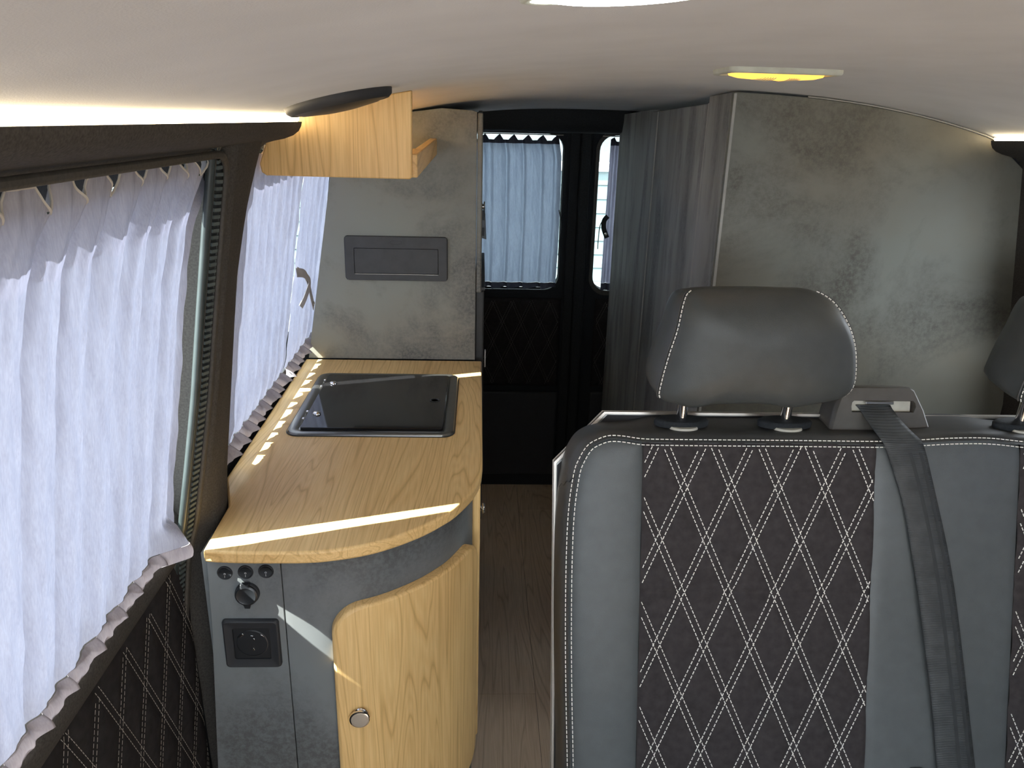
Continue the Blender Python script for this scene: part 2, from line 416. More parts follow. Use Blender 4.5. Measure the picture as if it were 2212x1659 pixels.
# B pillar and roof rail cladding
XE = [(0, -.43), (.43, -.413), (.646, -.409), (.797, -.386), (.846, -.371), (.934, -.353), (1.03, -.334), (1.12, -.319), (1.231, -.300), (1.31, -.286), (1.36, -.278)]
XR = [(0, -.40), (.5, -.385), (.817, -.362), (.884, -.356), (.991, -.341), (1.154, -.318), (1.245, -.298), (1.325, -.277), (1.36, -.270)]
def pillar(u, v):
    z = 0 + 1.362*v
    e = lerp(XE, z); r = lerp(XR, z)
    prof = [(.936, e-.05), (.934, e-.012), (.938, e-.002), (.950, e+.005), (.975, max(e, r)+.003), (1.005, r+.004), (1.03, r), (1.048, r-.010), (1.056, r-.025), (1.060, r-.06)]
    k = u*(len(prof)-1); i = min(int(k), len(prof)-2); t = k-i
    d = prof[i][0]+(prof[i+1][0]-prof[i][0])*t; x = prof[i][1]+(prof[i+1][1]-prof[i][1])*t
    # flare backwards where the pillar runs into the roof rail
    fl_ = max(0, (z-1.18)/.18)**2.5 * .06
    if d > 1.0: d += fl_*(d-1.0)/.05
    return (x, d, z)
g = MB(); g.grid(pillar, 36, 60); props(g.build('trim_1', M_felt, smooth=80), kind='structure')
def rail_mesh(D0, D1, m=lambda x: x, cap=True):
    prof = [(-.243, .0), (-.2445, -.006), (-.248, -.012), (-.256, -.018), (-.268, -.0225), (-.282, -.0255), (-.294, -.029), (-.300, -.034), (-.33, -.034), (-.33, .03), (-.262, .03), (-.262, 0)]
    rings = []
    for i in range(25):
        D = D0 + (D1-D0)*i/24; z = ceil(-.25, D) - .008
        rings.append([(m(x), D, z+dz) for x, dz in prof])
    return MB().loft(rings, True, cap, cap)
props(rail_mesh(-1.5, 1.135).build('trim_2', M_felt, smooth=50), kind='structure')
props(rail_mesh(-1.5, 1.395, mir).build('trim_3', M_felt, smooth=50), kind='structure')
# cladding round the second window on the left wall
g = MB(); hole_panel(g, lambda a, b, d: (Xw(b)-d, a, b), (1.03, 2.70, .80, 1.42), (1.10, 1.93, .864, 1.30), .03, .03)
g.grid(lambda u, v: (-.402, 1.03+1.67*u, .80*v), 2, 2)
g.build('window_cladding', M_felt_d, wlft)
g = MB(); hole_panel(g, lambda a, b, d: (mir(Xw(b)-d), a, b), (-1.5, 1.42, .80, 1.42), (-.2, 1.28, .868, 1.30), .03, .03)
g.grid(lambda u, v: (1.042, -1.5+4.2*u, .80*v), 2, 2)
g.build('window_cladding', M_felt, wr)
w = sroot('window_3', (1.07, 0, .89))
g = MB(); g.grid(lambda u, v: (mir(Xo(.885+.41*v))+.004, -.23+1.17*u, .885+.41*v), 1, 3); g.build('pane', M_glass, w)

# seal of the sliding door opening
def seal_path(off, inn, zlo=0.0, n=7):
    P = []
    zt = lambda D: ceil(-.25, D) - .008 - .0345 + off*1.2
    De = .936 - off
    for i in range(10): D = -.4 + (De-.03+.4)*i/9; P.append((lerp(XE, zt(D)) - inn*1.8 - .002, D, zt(D)))
    zt1 = zt(De-.03)
    for i in range(1, n): a = radians(90*i/n); z = zt1 - .03*(1-cos(a)); P.append((lerp(XE, z)-inn, De-.03+.03*sin(a), z))
    z = zt1-.03
    while z > zlo: P.append((lerp(XE, z)-inn, De, z)); z -= .02
    return P
seal = thing('door_seal', 'black rubber door seal with a ribbed band running round the sliding door opening', 'seal', (-.36, .93, 0))
def ribbon(path, w, th, up):
    g = MB(); P = [Vector(p) for p in path]; rings = []
    for i, p in enumerate(P):
        t = (P[min(i+1, len(P)-1)]-P[max(i-1, 0)]).normalized(); n = up(i) if callable(up) else up
        n = (n-t*n.dot(t)).normalized(); b = t.cross(n)
        rings.append([p-b*w/2-n*th/2, p+b*w/2-n*th/2, p+b*w/2+n*th/2, p-b*w/2+n*th/2])
    return g.loft(rings, True, True, True)
ribbon(seal_path(.0, .001), .0085, .006, Vector((1, -.3, 0))).build('trim_lip', M_lip, seal, bevel=.0025)
ribbon(seal_path(.0105, .008), .0135, .004, Vector((1, -.3, 0))).build('ribbed_band', M_rubber, seal, bevel=.001)
P_ = [Vector(p) for p in seal_path(.0105, .008, .4)]
g = MB(); acc = 0
for i in range(len(P_)-1):
    L = (P_[i+1]-P_[i]).length; k = 0
    while acc < L:
        c = P_[i] + (P_[i+1]-P_[i])*(acc/L); t = (P_[i+1]-P_[i]).normalized(); n = Vector((1, -.3, 0)); n = (n-t*n.dot(t)).normalized()
        g.obox(c + n*.0028, t, t.cross(n), n, .0040, .0118, .0026); acc += .0080
    acc -= L
ob = g.build('rib', M_ribrub, seal, smooth=0); ob['kind'] = 'stuff'
g = MB(); g.tube(seal_path(.0205, .013), .0052, 10); g.build('bulb_tube', M_tube, seal)

# rear doors
YR = 2.72
def rear(x0, x1, hx0, hx1, name):
    d = sroot(name)
    g = MB(); hole_panel(g, lambda a, b, q: (a, YR+q, b), (x0, x1, .0, 1.42), (hx0, hx1, .767, 1.290), .05, .03)
    g.build('door_skin', M_felt_d, d)
    g = MB()
    for lo, hi, rr, yy in ((0, .012, .05, YR-.012),):
        a = rrect(hx0-.012, hx1+.012, .750, 1.302, .06); b = rrect(hx0, hx1, .767, 1.289, .05)
        g.loft([[(p[0], YR, p[1]) for p in a], [(p[0], YR-.010, p[1]) for p in a], [(p[0], YR-.012, p[1]) for p in b], [(p[0], YR+.028, p[1]) for p in b]])
    g.build('window_surround', M_felt_d if name == 'door_2' else M_lip, d, smooth=60)
    MB().box(hx0-.02, hx1+.02, YR+.032, YR+.035, .735, 1.315).build('pane', M_glass, d)
    # lower quilted card
    qx0, qx1 = hx0+.015, hx1+.015
    def Sr(u, v, h=None):
        hh = quilt_h(u-.116, v-.010, .004) if h is None else h
        e = min(u-qx0, qx1-u, v, .33-v); return Vector((u, YR-.014-hh+.014*exp(-max(e, 0)/.008), .735-v))
    g = MB(); g.grid(lambda a, b: Sr(qx0+(qx1-qx0)*a, .33*b), int((qx1-qx0)/.004), 90); c = g.build('quilted_panel', M_suede_d, d, smooth=180)
    g = MB(); quilt_stitches(g, lambda u, v: Sr(u+.116, v+.010, .0012), Vector((0, -1, 0)), qx0-.108, qx1-.124, -.004, .31, w=.0008); s = g.build('stitching', M_thread_d, c, smooth=0); s['kind'] = 'stuff'
    MB().box(qx0, qx1, YR-.016, YR-.001, .05, .385).build('lower_panel', M_blk_s, d, bevel=.006)
    return d
rear(-.46, .345, -.24, .275, 'door_2')
rear(.349, 1.10, .395, .97, 'door_3')
g = MB(); g.box(.330, .364, YR-.035, YR, .0, 1.31); g.box(.296, .330, YR-.014, YR, 0, 1.31); g.box(.364, .372, YR-.014, YR, 0, 1.31); props(g.build('trim_4', M_felt_d, bevel=.006), kind='structure')
# header above the rear doors
g = MB(); rings = []
for i in range(31):
    x = -.42 + 1.48*i/30; zt = ceil(x, 2.5)+.02
    rings.append([(x, 2.49, zt), (x, 2.50, 1.335), (x, 2.52, 1.305), (x, 2.56, 1.298), (x, 2.76, 1.298), (x, 2.76, 1.47), (x, 2.49, 1.47)])
g.loft(rings, True, True, True); props(g.build('trim_5', M_felt_d, smooth=60), kind='structure')
g = MB(); g.box(-.46, 1.10, 2.795, 2.80, -.05, .74); g.box(-.46, 1.10, 2.795, 2.80, 1.31, 1.5); props(g.build('wall_back', M_felt_d), kind='structure')
# cab front: bulkhead under the windscreen
g = MB(); g.box(-.46, 1.10, -1.62, -1.60, -.05, .86); g.box(-.46, 1.10, -1.62, -1.60, 1.43, 1.5); props(g.build('wall_front', M_felt_d), kind='structure')

# ------------------------------------------------------------------ lights in the van
led = thing('led_strip', 'glowing warm white light strip along the roof edge above the front curtain', 'light strip', (-.258, .4, 1.37))
def strip(D0, D1, par, m=lambda x: x):
    rings = []
    for i in range(21):
        D = D0+(D1-D0)*i/20; z = ceil(-.25, D) - .002
        rings.append([(m(x), D, z+dz) for x, dz in ((-.262, -.001), (-.2475, -.001), (-.2475, -.0035), (-.2495, -.0065), (-.254, -.007), (-.262, -.006))])
    return MB().loft(rings, True, True, True).build('diffuser', M_strip, par)
strip(-.6, 1.138, led)
led2 = thing('led_strip', 'glowing light strip over the open shelf, extended unseen past it to light the rear ceiling', 'light strip', (-.258, 1.4, 1.36))
strip(1.18, 2.44, led2)  # run beyond the shelf is an unseen addition that brightens the rear ceiling
led3 = thing('led_strip', 'short visible end of a light strip at the top of the wardrobe front', 'light strip', (.898, .6, 1.36))
strip(-.6, 1.395, led3, mir)

def lamp(name, label, cx, cy, wx, wy, rot, bright, q=1.):
    cz = ceil(cx, cy); L = thing(name, label, 'lamp', (cx, cy, cz), 'ceiling lamps')
    sx = (ceil(cx+.02, cy)-ceil(cx-.02, cy))/.04; sy = (ceil(cx, cy+.02)-ceil(cx, cy-.02))/.04
    def Q(x, y, d):
        a = cx + x*cos(rot) - y*sin(rot); b = cy + x*sin(rot) + y*cos(rot)
        return (a, b, cz + sx*(a-cx) + sy*(b-cy) + d*q)
    rr = lambda k, r: [(x*k, y*k) for x, y in rrect(-wx/2, wx/2, -wy/2, wy/2, r)]
    g = MB(); rings = []
    for k, d in ((1., .004), (1., -.004), (.985, -.006), (.94, -.0068), (.90, -.006), (.90, -.003)): rings.append([Q(x, y, d) for x, y in rr(k, .012)])
    g.loft(rings, True, True, True); g.build('housing', M_shellw, L, smooth=50)
    g = MB(); el = lambda k, d: [Q(wx*(.49 if bright else .43)*k*cos(2*pi*i/40), wy*(.49 if bright else .42)*k*sin(2*pi*i/40), d) for i in range(40)]
    g.loft([el(1, -.0045), el(.97, -.0075), el(.8, -.0098), el(.45, -.0112), el(.02, -.0116)], True, True, True); g.build('lens', M_lens_b if bright else M_lens_w, L, smooth=60)
    if not bright:
        g = MB()
        for i in range(-19, 20):
            x = i*.0028
            if abs(x) < .008: continue
            q = sqrt(max(0, 1-(x/(wx*.43))**2)); r_ = []
            for t in range(7):
                y = -wy*.42*q + 2*wy*.42*q*t/6*.999; e = min(1, sqrt((x/(wx*.43))**2+(y/(wy*.42))**2)); r_.append(Q(x, y, -.0125+.0072*e**4))
            g.tube(r_, .0005, 4)
        ob = g.build('rib', M_shellw, L); ob['kind'] = 'stuff'
        g = MB(); g.lathe(Q(0, .0, -.0105), (0, 0, -1), [(.0150, 0), (.012, .0022), (.006, .0038), (.0, .0042)], 20); g.build('bulb_glow', M_bulb, L)
    return L
lamp('ceiling_lamp', 'amber glowing oval ceiling lamp with fine ribs near the wardrobe top', .352, 1.000, .136, .082, .02, False)
lamp('ceiling_lamp', 'bright white glowing ceiling lamp cut by the top edge of the picture', .064, .372, .088, .062, .30, True, .5)

sp_ = thing('ceiling_speaker', 'round flat black disc on the headliner in front of the oak cupboard end', 'speaker', (-.165, 1.0, 1.386))
nrm = Vector(((ceil(-.145, 1)-ceil(-.185, 1))/.04*-1, .018, 1)).normalized()
g = MB(); g.lathe(Vector((-.168, .985, ceil(-.168, .985)+.002)), -nrm, [(.062, -.004), (.064, .004), (.0625, .010), (.058, .0135), (.054, .0125)], 48); g.build('rim', M_blk_s, sp_, smooth=50)
g = MB(); g.lathe(Vector((-.168, .985, ceil(-.168, .985)+.002)), -nrm, [(.0545, .008), (.0545, .0125), (.045, .0155), (.02, .018), (.001, .0185)], 48); g.build('grille', M_blk, sp_, smooth=50)

# ------------------------------------------------------------------ kitchen worktop and cabinet
WT = [(-.3513, .8935), (-.326, .8905), (-.290, .889), (-.2551, .8890), (-.225, .8895), (-.1984, .8925), (-.1683, .9000), (-.1369, .9120), (-.1055, .9315), (-.0739, .9575), (-.0491, .9850), (-.0297, 1.0125), (-.0062, 1.064), (.0049, 1.112), (.0082, 1.160)]
wpath = smoothpath([Vector((x, y, 0)) for x, y in WT], 4)
wtop = MB().prism([(p.x, p.y, .812) for p in wpath] + [(.0075, 1.40, .812), (.0070, 1.696, .812), (-.387, 1.696, .812), (-.384, 1.10, .812), (-.3545, 1.012, .812)], (0, 0, .018)).build('worktop', M_oak_top, None, bevel=.0035, seg=3, loc=(-.2, 1.2, .812))
props(wtop, 'light oak worktop with a curved front corner carrying the glass lidded hob', 'worktop')

cab = thing('kitchen_cabinet', 'grey stone effect kitchen cabinet with a curved oak door and black sockets', 'cabinet', (-.2, 1.2, 0))
INS = .014
ip = []
for i, p in enumerate(wpath):
    t = (wpath[min(i+1, len(wpath)-1)] - wpath[max(i-1, 0)]).normalized(); n = Vector((t.y, -t.x, 0)); ip.append(p - n*INS)
ip = [p for p in ip if p.x > -.2555] + [Vector((-.0075, 1.40, 0)), Vector((-.0078, 1.694, 0))]
ip.insert(0, Vector((-.2560, .9035, 0)))
def resample(P, ds):
    out = [P[0].copy()]; acc = 0
    for a, b in zip(P, P[1:]):
        L = (b-a).length; s = ds-acc
        while s <= L: out.append(a+(b-a)*(s/L)); s += ds
        acc = (acc+L) % ds if L+acc >= ds else acc+L
    return out
cp = resample(ip, .006)
def pnorm(P, i):
    t = (P[min(i+2, len(P)-1)]-P[max(i-2, 0)]).normalized(); return Vector((t.y, -t.x, 0))
g = MB(); g.loft([[p+pnorm(cp, i)*0 + Vector((0, 0, z)) for i, p in enumerate(cp)] for z in (0, .811)], False)
g.loft([[p-pnorm(cp, i)*.012 + Vector((0, 0, z)) for i, p in enumerate(cp)] for z in (0, .811)], False)
g.loft([[cp[0]+Vector((0, 0, z)), cp[0]+Vector((0, .012, z))] for z in (0, .811)], False)
g.build('curved_front', M_conc_d, cab, smooth=60)
MB().prism([(-.352, .9035, .811), (-.2575, .9035, .811), (-.2575, .9035, 0), (-.395, .9035, 0), (-.376, .9035, .40), (-.356, .9035, .70)], (0, .014, 0)).build('switch_panel', M_conc_d, cab, smooth=0, bevel=.0008)
MB().box(-.39, -.03, 1.69, 1.705, 0, .811).build('end_panel', M_conc_d, cab)
MB().prism([(-.352, .918, 0), (-.352, .918, .811), (-.37, 1.69, .811), (-.37, 1.69, 0)], (-.012, 0, 0)).build('side_panel', M_conc_d, cab)
# curved oak door
S0 = next(i for i, p in enumerate(cp) if p.x > -.2000); S1 = next(i for i, p in enumerate(cp) if p.y > 1.088)
def curved_door(i0, i1, z0, z1, r, t, mat, name, par):
    n = i1-i0; L = n*.006
    us = sorted(set([0, .0008, .002, .004, .0075, .012, .018, .025, .033, .042] + [L-q for q in (0, .0008, .002, .004, .0075, .012, .018, .025, .033, .042)] + [.05+(L-.1)*k/24 for k in range(25)]))
    def zr(u):
        d = min(u, L-u); c = 0 if d >= r else r - sqrt(max(0, r*r-(r-d)**2)); return z0+c, z1-c
    def pt(u, z, off):
        k = i0 + u/.006; i = min(int(k), len(cp)-2); p = cp[i] + (cp[i+1]-cp[i])*(k-i); q = p + pnorm(cp, i)*off; return Vector((q.x, q.y, z))
    g = MB(); e = .004
    loop = [(u, zr(u)[1]) for u in us] + [(u, zr(u)[0]) for u in reversed(us)]
    def inset(u, z, k):
        cu, cz = L/2, (z0+z1)/2; uu = cu+(u-cu)*(1-2*k/L); zz = cz+(z-cz)*(1-2*k/(z1-z0)); return uu, zz
    g.loft([[pt(u, z, 0.0005) for u, z in loop], [pt(u, z, t-e) for u, z in loop], [pt(*inset(u, z, e*.3), t-e*.35) for u, z in loop], [pt(*inset(u, z, e), t) for u, z in loop]])
    us2 = us
    top = [pt(*inset(u, zr(u)[1], e), t) for u in us2]; bot = [pt(*inset(u, zr(u)[0], e), t) for u in us2]
    g.loft([top, bot], False)
    return g.build(name, mat, par, smooth=45), pt
dr, dpt = curved_door(S0, S1, .300, .738, .042, .016, M_oak_v, 'door', cab)
def knob(c, n, par, r=.013, q=1.):
    g = MB(); g.lathe(c, n, [(a, b*q) for a, b in [(r*.75, 0), (r*.72, .002), (r*.5, .004), (r*.45, .010), (r*.9, .013), (r, .017), (r*.96, .021), (r*.84, .0225)]], 28, Vector((0, 0, 1)))
    k = g.build('knob', M_chrome, par, smooth=50)
    g = MB(); g.lathe(Vector(c), n, [(a, b*q) for a, b in [(r*.82, .0215), (r*.80, .0235), (r*.7, .0238), (.0005, .0238)]], 24); g.build('push_button', M_alu, par, smooth=50)
    return k
ku = None
kp = dpt(.030, .560, .0165); knob(kp, (.05, -1, 0), dr, .0145, .5)
# doors of the aisle side
sd_ = MB().prism([(-.0078, 1.13, .30), (-.0078, 1.60, .30), (-.0078, 1.60, .80), (-.0078, 1.13, .80)], (.013, 0, 0)).build('door', M_oak_v, cab, bevel=.004)
knob(Vector((.005, 1.43, .60)), (1, 0, 0), sd_, .011, .45)
# switches
for i, x in enumerate((-.330, -.303, -.2765)):
    c = Vector((x, .9035, .7905+.0012*i)); n = (0, -1, 0)
    g = MB(); g.lathe(c, n, [(.0100, 0), (.0098, .0018), (.0088, .0026), (.0080, .0022), (.0078, .0008)], 32); sw = g.build('rocker_switch', M_blk_s, cab, smooth=50)
    g = MB(); rings = []
    for k in range(9):
        zz = -.0074 + .0148*k/8; hw = sqrt(max(1e-9, .0077**2-zz**2)); dep = .0014 + .0016*abs(zz-.001)/.0074
        rings.append([c+Vector((-hw, -dep, zz)), c+Vector((hw, -dep, zz)), c+Vector((hw, -.0002, zz)), c+Vector((-hw, -.0002, zz))])
    g.loft(rings, True, True, True); g.build('rocker', M_blk, sw, smooth=60)
    g = MB(); g.tube([c+Vector((.0011*cos(2*pi*k/12), -.0022, -.0010+.0011*sin(2*pi*k/12))) for k in range(13)], .0002, 4, False); g.box(c.x-.0002, c.x+.0002, c.y-.0030, c.y-.0018, c.z-.0062, c.z-.0034); g.build('mark', M_mark, sw)
# 12 V socket with flap
c = Vector((-.3030, .9035, .7600))
g = MB(); g.lathe(c, (0, -1, 0), [(.0160, 0), (.0160, .004), (.0148, .0055), (.012, .0056)], 36); so12 = g.build('car_socket', M_blk_s, cab, smooth=50)
g = MB(); g.lathe(c+Vector((0, -.0056, 0)), (0, -1, 0), [(.0152, 0), (.0148, .003), (.0125, .0042), (.0115, .0036), (.0001, .0036)], 36)
g.box(c.x-.0048, c.x+.0048, c.y-.0098, c.y-.0045, c.z+.0125, c.z+.0185)
g.prism([(c.x-.005, c.y-.0056, c.z-.0135), (c.x+.005, c.y-.0056, c.z-.0135), (c.x+.0034, c.y-.0056, c.z-.0195), (c.x-.0034, c.y-.0056, c.z-.0195)], (0, -.003, 0)); g.build('flap', M_blk, so12, smooth=40)
# mains socket
g = MB(); cx, cz = -.3030, .6810; w, h = .0375, .0380
ri = []
for k, d in ((1, 0), (1, .004), (.975, .006), (.93, .0068), (.70, .0045), (.66, .0045), (.64, -.004)):
    ri.append([(cx+x*k, .9035-d, cz+z*k) for x, z in rrect(-w, w, -h, h, .005)])
g.loft(ri, True, False, True); ms = g.build('mains_socket', M_blk_s, cab, smooth=30)
g = MB(); g.lathe((cx, .9058, cz), (0, -1, 0), [(.0215, .002), (.0215, .0055), (.0200, .0060), (.0196, .0010), (.001, .0010)], 40); g.box(cx-.024, cx+.024, .9005, .9060, cz-.0245, cz+.0245)
g.build('socket_insert', M_blk, ms, smooth=40)
for (dx, dz, lx, lz, rot) in ((-.0135, .0135, .0075, .0026, .7), (.0145, .0135, .0055, .0012, -.7), (.0005, .0125, .0035, .0016, 0), (.0030, .0075, .0024, .0024, 0), (.0010, -.0090, .0030, .0042, .4)):
    a = Vector((cos(rot), 0, sin(rot))); b = Vector((-sin(rot), 0, cos(rot)))
    MB().obox((cx+dx, .8995, cz+dz), a, b, Vector((0, 1, 0)), lx, lz, .0016).build('contact', M_chrome, ms, bevel=.0003)

# hob with black glass lid
hob = thing('hob', 'built in hob with a closed black glass lid in a dark steel frame', 'hob', (-.19, 1.43, .83))
hx0, hx1, hy0, hy1 = -.3335, -.0420, 1.262, 1.588
g = MB(); ri = []
for k, d, r in ((0, 0, .022), (0, .002, .022), (.002, .0045, .021), (.008, .005, .017), (.018, .0035, .010), (.019, .0025, .009)):
    ri.append([(x, y, .8302+d) for x, y in rrect(hx0+k, hx1-k, hy0+k, hy1-k, r)])
g.loft(ri, True, True, True); g.build('frame', M_steel, hob, smooth=40)
g = MB(); ri = [[(x, y, .8302+d-.0005) for x, y in rrect(hx0-.0015, hx1+.0015, hy0-.0015, hy1+.0015, .0235)] for d in (0, .0018)]
g.loft(ri, True, True, True); g.build('gasket', M_rubber, hob)
g = MB(); ri = [[(x, y, .8330+d) for x, y in rrect(hx0+.022+k, hx1-.020-k, hy0+.020+k, hy1-.020-k, .006)] for k, d in ((0, 0), (0, .0045), (.0008, .0052))]
g.loft(ri, True, True, True); lid = g.build('glass_lid', M_glassblk, hob, smooth=30)
for x, y in ((-.2930, 1.510), (-.2940, 1.345)):
    g = MB(); g.lathe((x, y, .8380), (0, 0, 1), [(.0072, 0), (.0074, .002), (.0055, .0040), (.0001, .0046)], 24); g.build('screw_cap', M_chrome, lid, smooth=60)
g = MB(); g.lathe((-.0835, 1.421, .8380), (0, 0, 1), [(.0095, 0), (.0095, .001), (.0085, .0014), (.0070, .0010), (.0066, .0002), (.0001, .0002)], 28); g.build('finger_hole', M_rubber, lid, smooth=50)
for y in (1.325, 1.36, 1.50, 1.535):
    MB().box(hx0+.0165, hx0+.0215, y, y+.006, .8335, .8375).build('hinge', M_chrome, hob, bevel=.001)

# ------------------------------------------------------------------ oak overhead cupboard end + shelf
oh = thing('overhead_shelf', 'light oak overhead shelf hanging from the roof above the hob', 'shelf', (-.2, 1.15, 1.27))
pl = [(-.100, 1.2755), (-.0975, 1.278), (-.0955, ceil(-.0955, 1.15)-.0005)]
for i in range(1, 12): x = -.0955 - .150*i/11; pl.append((x, ceil(x, 1.15)-.0005))
pl += [(-.262, 1.345), (-.296, 1.325), (-.3085, 1.292), (-.3065, 1.281), (-.300, 1.2765)]
MB().prism([(x, 1.150, z) for x, z in pl], (0, .016, 0)).build('end_panel', M_oak_v, oh, bevel=.0018, smooth=30)
MB().box(-.105, -.0905, 1.1665, 1.692, 1.2765, 1.309).build('front_lip', wood('oak lip', 1, OAK_L, OAK_M, OAK_D), oh, bevel=.0015)
MB().box(-.306, -.1055, 1.1665, 1.692, 1.276, 1.288).build('bottom_board', M_oak_top, oh, bevel=.001)

# ------------------------------------------------------------------ tall cupboard
tc = thing('tall_cupboard', 'tall grey stone effect cupboard panel rising from the far end of the worktop', 'cupboard', (-.2, 1.8, .83))
MB().prism([(-.3815, 1.700, .8305), (-.0085, 1.700, .8305), (-.0085, 1.700, 1.3615), (-.02, 1.700, 1.3650), (-.08, 1.700, 1.3680), (-.15, 1.700, 1.3585), (-.228, 1.700, 1.338), (-.240, 1.700, 1.322), (-.298, 1.700, 1.316)], (0, .016, 0)).build('front_panel', M_conc, tc, smooth=0, bevel=.001)
MB().box(-.30, -.0105, 1.7165, 2.20, .99, 1.34).build('carcass', M_conc_s, tc)
td = MB().box(-.0075, .0040, 1.7005, 2.18, .986, 1.3605).build('door', M_conc, tc, bevel=.003)
knob(Vector((.004, 1.82, 1.158)), (1, 0, 0), td, .012, .3)
g = MB(); rr_ = lambda k, d: [(-.1795+x*k, 1.700-d, 1.0590+z*k) for x, z in rrect(-.1105, .1105, -.0480, .0480, .008)]
g.loft([rr_(1, 0), rr_(1, .004), rr_(.985, .0065), rr_(.97, .007)], True, True, False)
g.loft([[(-.1795+x, 1.700-.007, 1.0590+z) for x, z in outer_loop(-.1072, .1072, -.0466, .0466, -.09, .09, -.03, .03)], [(-.1795+x, 1.693, 1.0535+z) for x, z in outer_loop(-.0905, .0905, -.0280, .0280, -.089, .089, -.027, .027)], [(-.1795+x, 1.696, 1.0535+z) for x, z in outer_loop(-.0905, .0905, -.0280, .0280, -.089, .089, -.027, .027)]])
fh = g.build('flap_housing', M_flap, tc, smooth=30)
MB().box(-.1795-.0897, -.1795+.0897, 1.6935, 1.699, 1.0535-.0270, 1.0535+.0272).build('flap', M_flap, fh, bevel=.0008)
MB().box(-.1795-.0897, -.1795+.0897, 1.6928, 1.694, 1.0535-.0285, 1.0535-.0278).build('flap_edge', M_alu, fh)
g = MB(); g.tube([(-.180+.0125*cos(2*pi*k/28), 1.6928, 1.0938+.0042*sin(2*pi*k/28)) for k in range(29)], .0005, 5, False); g.build('oval_emblem', M_flap, fh)
fr = thing('fridge', 'dark grey fridge front edge between the tall cupboard and the aisle', 'fridge', (-.15, 1.95, .40))
MB().box(-.30, -.012, 1.722, 2.18, .38, .975).build('body', M_blk_s, fr, bevel=.004)
MB().box(-.0095, .0105, 1.735, 2.17, .40, .982).build('door', M_flap, fr, bevel=.004)
MB().box(-.0095, .0125, 1.735, 2.17, .9835, .990).build('top_trim', M_flap, fr)
MB().box(-.36, -.014, 1.722, 2.18, 0, .378).build('plinth', M_blk_s, fr)
MB().box(.0135, .016, 1.742, 1.752, .80, .84).build('badge', M_alu, fr)
g = MB(); g.prism([(.0042, 2.172, 1.030), (.0175, 2.172, 1.026), (.0135, 2.172, 1.100), (.0042, 2.172, 1.100)], (0, .016, 0)); br = g.build('bracket', plain('bracket grey', (.25, .28, .30), .5), tc, bevel=.0015)
MB().box(.0038, .0115, 2.166, 2.172, 1.037, 1.058).build('slot', M_blk, br)
MB().prism([(.0042, 2.164, 1.080), (.012, 2.164, 1.080), (.0135, 2.164, 1.096), (.010, 2.164, 1.106), (.0042, 2.164, 1.106)], (0, .010, 0)).build('clip', M_blk, br)

# ------------------------------------------------------------------ wardrobe on the other side
wd = thing('wardrobe', 'large grey stone effect wardrobe behind the bench seat', 'wardrobe', (.7, 1.9, 0))
tp = []
for i in range(25): x = .4300 + .603*i/24; tp.append((x, 1.410, min(ceil(x, 1.41), ceil(x, 1.43))-.003 if x < .90 else max(1.20, 1.342-(x-.90)*.8)))
MB().prism([(.4300, 1.410, 0)] + tp + [(1.033, 1.410, 0)], (0, .018, 0)).build('front_panel', M_conc_w, wd, smooth=0, bevel=.0012)
g = MB(); g.tube([(x, 1.407, z+.0012) for x, y, z in tp[5:21]], .0012, 6); g.build('top_piping', M_edge, wd)
MB().box(.4285, .4330, 1.4075, 1.4100, .0, tp[0][2]-.002).build('edge_band', M_edge, wd)
def side(D0, D1, dz, x, name):
    zt0, zt1 = ceil(x, D0)-dz, ceil(x, D1)-dz
    return MB().prism([(x, D0, 0), (x, D1, 0), (x, D1, zt1), (x, D0, zt0)], (.018, 0, 0)).build(name, M_conc_s, wd, smooth=0, bevel=.0016)
side(1.4285, 1.566, .003, .4300, 'side_panel')
d1 = side(1.573, 2.015, .016, .4320, 'door')
side(2.020, 2.075, .016, .4300, 'side_panel')
side(2.079, 2.560, .010, .4320, 'side_panel')
MB().box(.4305, .4335, 1.5665, 1.5725, 0, 1.39).build('edge_band', M_edge, wd)
MB().box(.4300, .4335, 2.0155, 2.0195, 0, 1.37).build('edge_band', M_edge, wd)
MB().box(.452, 1.02, 1.43, 2.55, 0, 1.26).build('carcass', M_conc_s, wd)

# ------------------------------------------------------------------ bench seat
REC = radians(16.5)
def S(u, v, h=0.):
    return Vector((u, 1.0 - v*sin(REC) - h*cos(REC), .939 - v*cos(REC) + h*sin(REC)))
NF = Vector((0, -cos(REC), sin(REC)))
seat = thing('bench_seat', 'grey leather bench seat with charcoal quilted panels and white stitching', 'seat', (.56, .95, 0))
seam = [(.1366, .52), (.1366, .4668), (.1328, .3596), (.1304, .2594), (.13, .1602), (.1322, .0946), (.1385, .0450), (.1450, .0259), (.1559, .0079), (.1699, -.0006), (.1839, -.0049), (.2024, -.0044), (.2259, -.0011), (.2494, -.0003), (.33, .0), (.45, .0), (.5679, .0003), (.6221, -.0021), (.6751, -.0052), (.7264, -.0056), (.7741, -.0013), (.80, 0), (.90, 0), (.975, 0)]
sm = [Vector((p.x, p.y, 0)) for p in smoothpath([Vector((a, b, 0)) for a, b in seam], 6)]
def vtop(u):
    best = None
    for a, b in zip(sm, sm[1:]):
        if a.x <= u <= b.x and a.y < .03: return a.y + (b.y-a.y)*(u-a.x)/max(b.x-a.x, 1e-6)
    return 0.
def crease(v): return -.0035*exp(-((v-.214)/.006)**2)
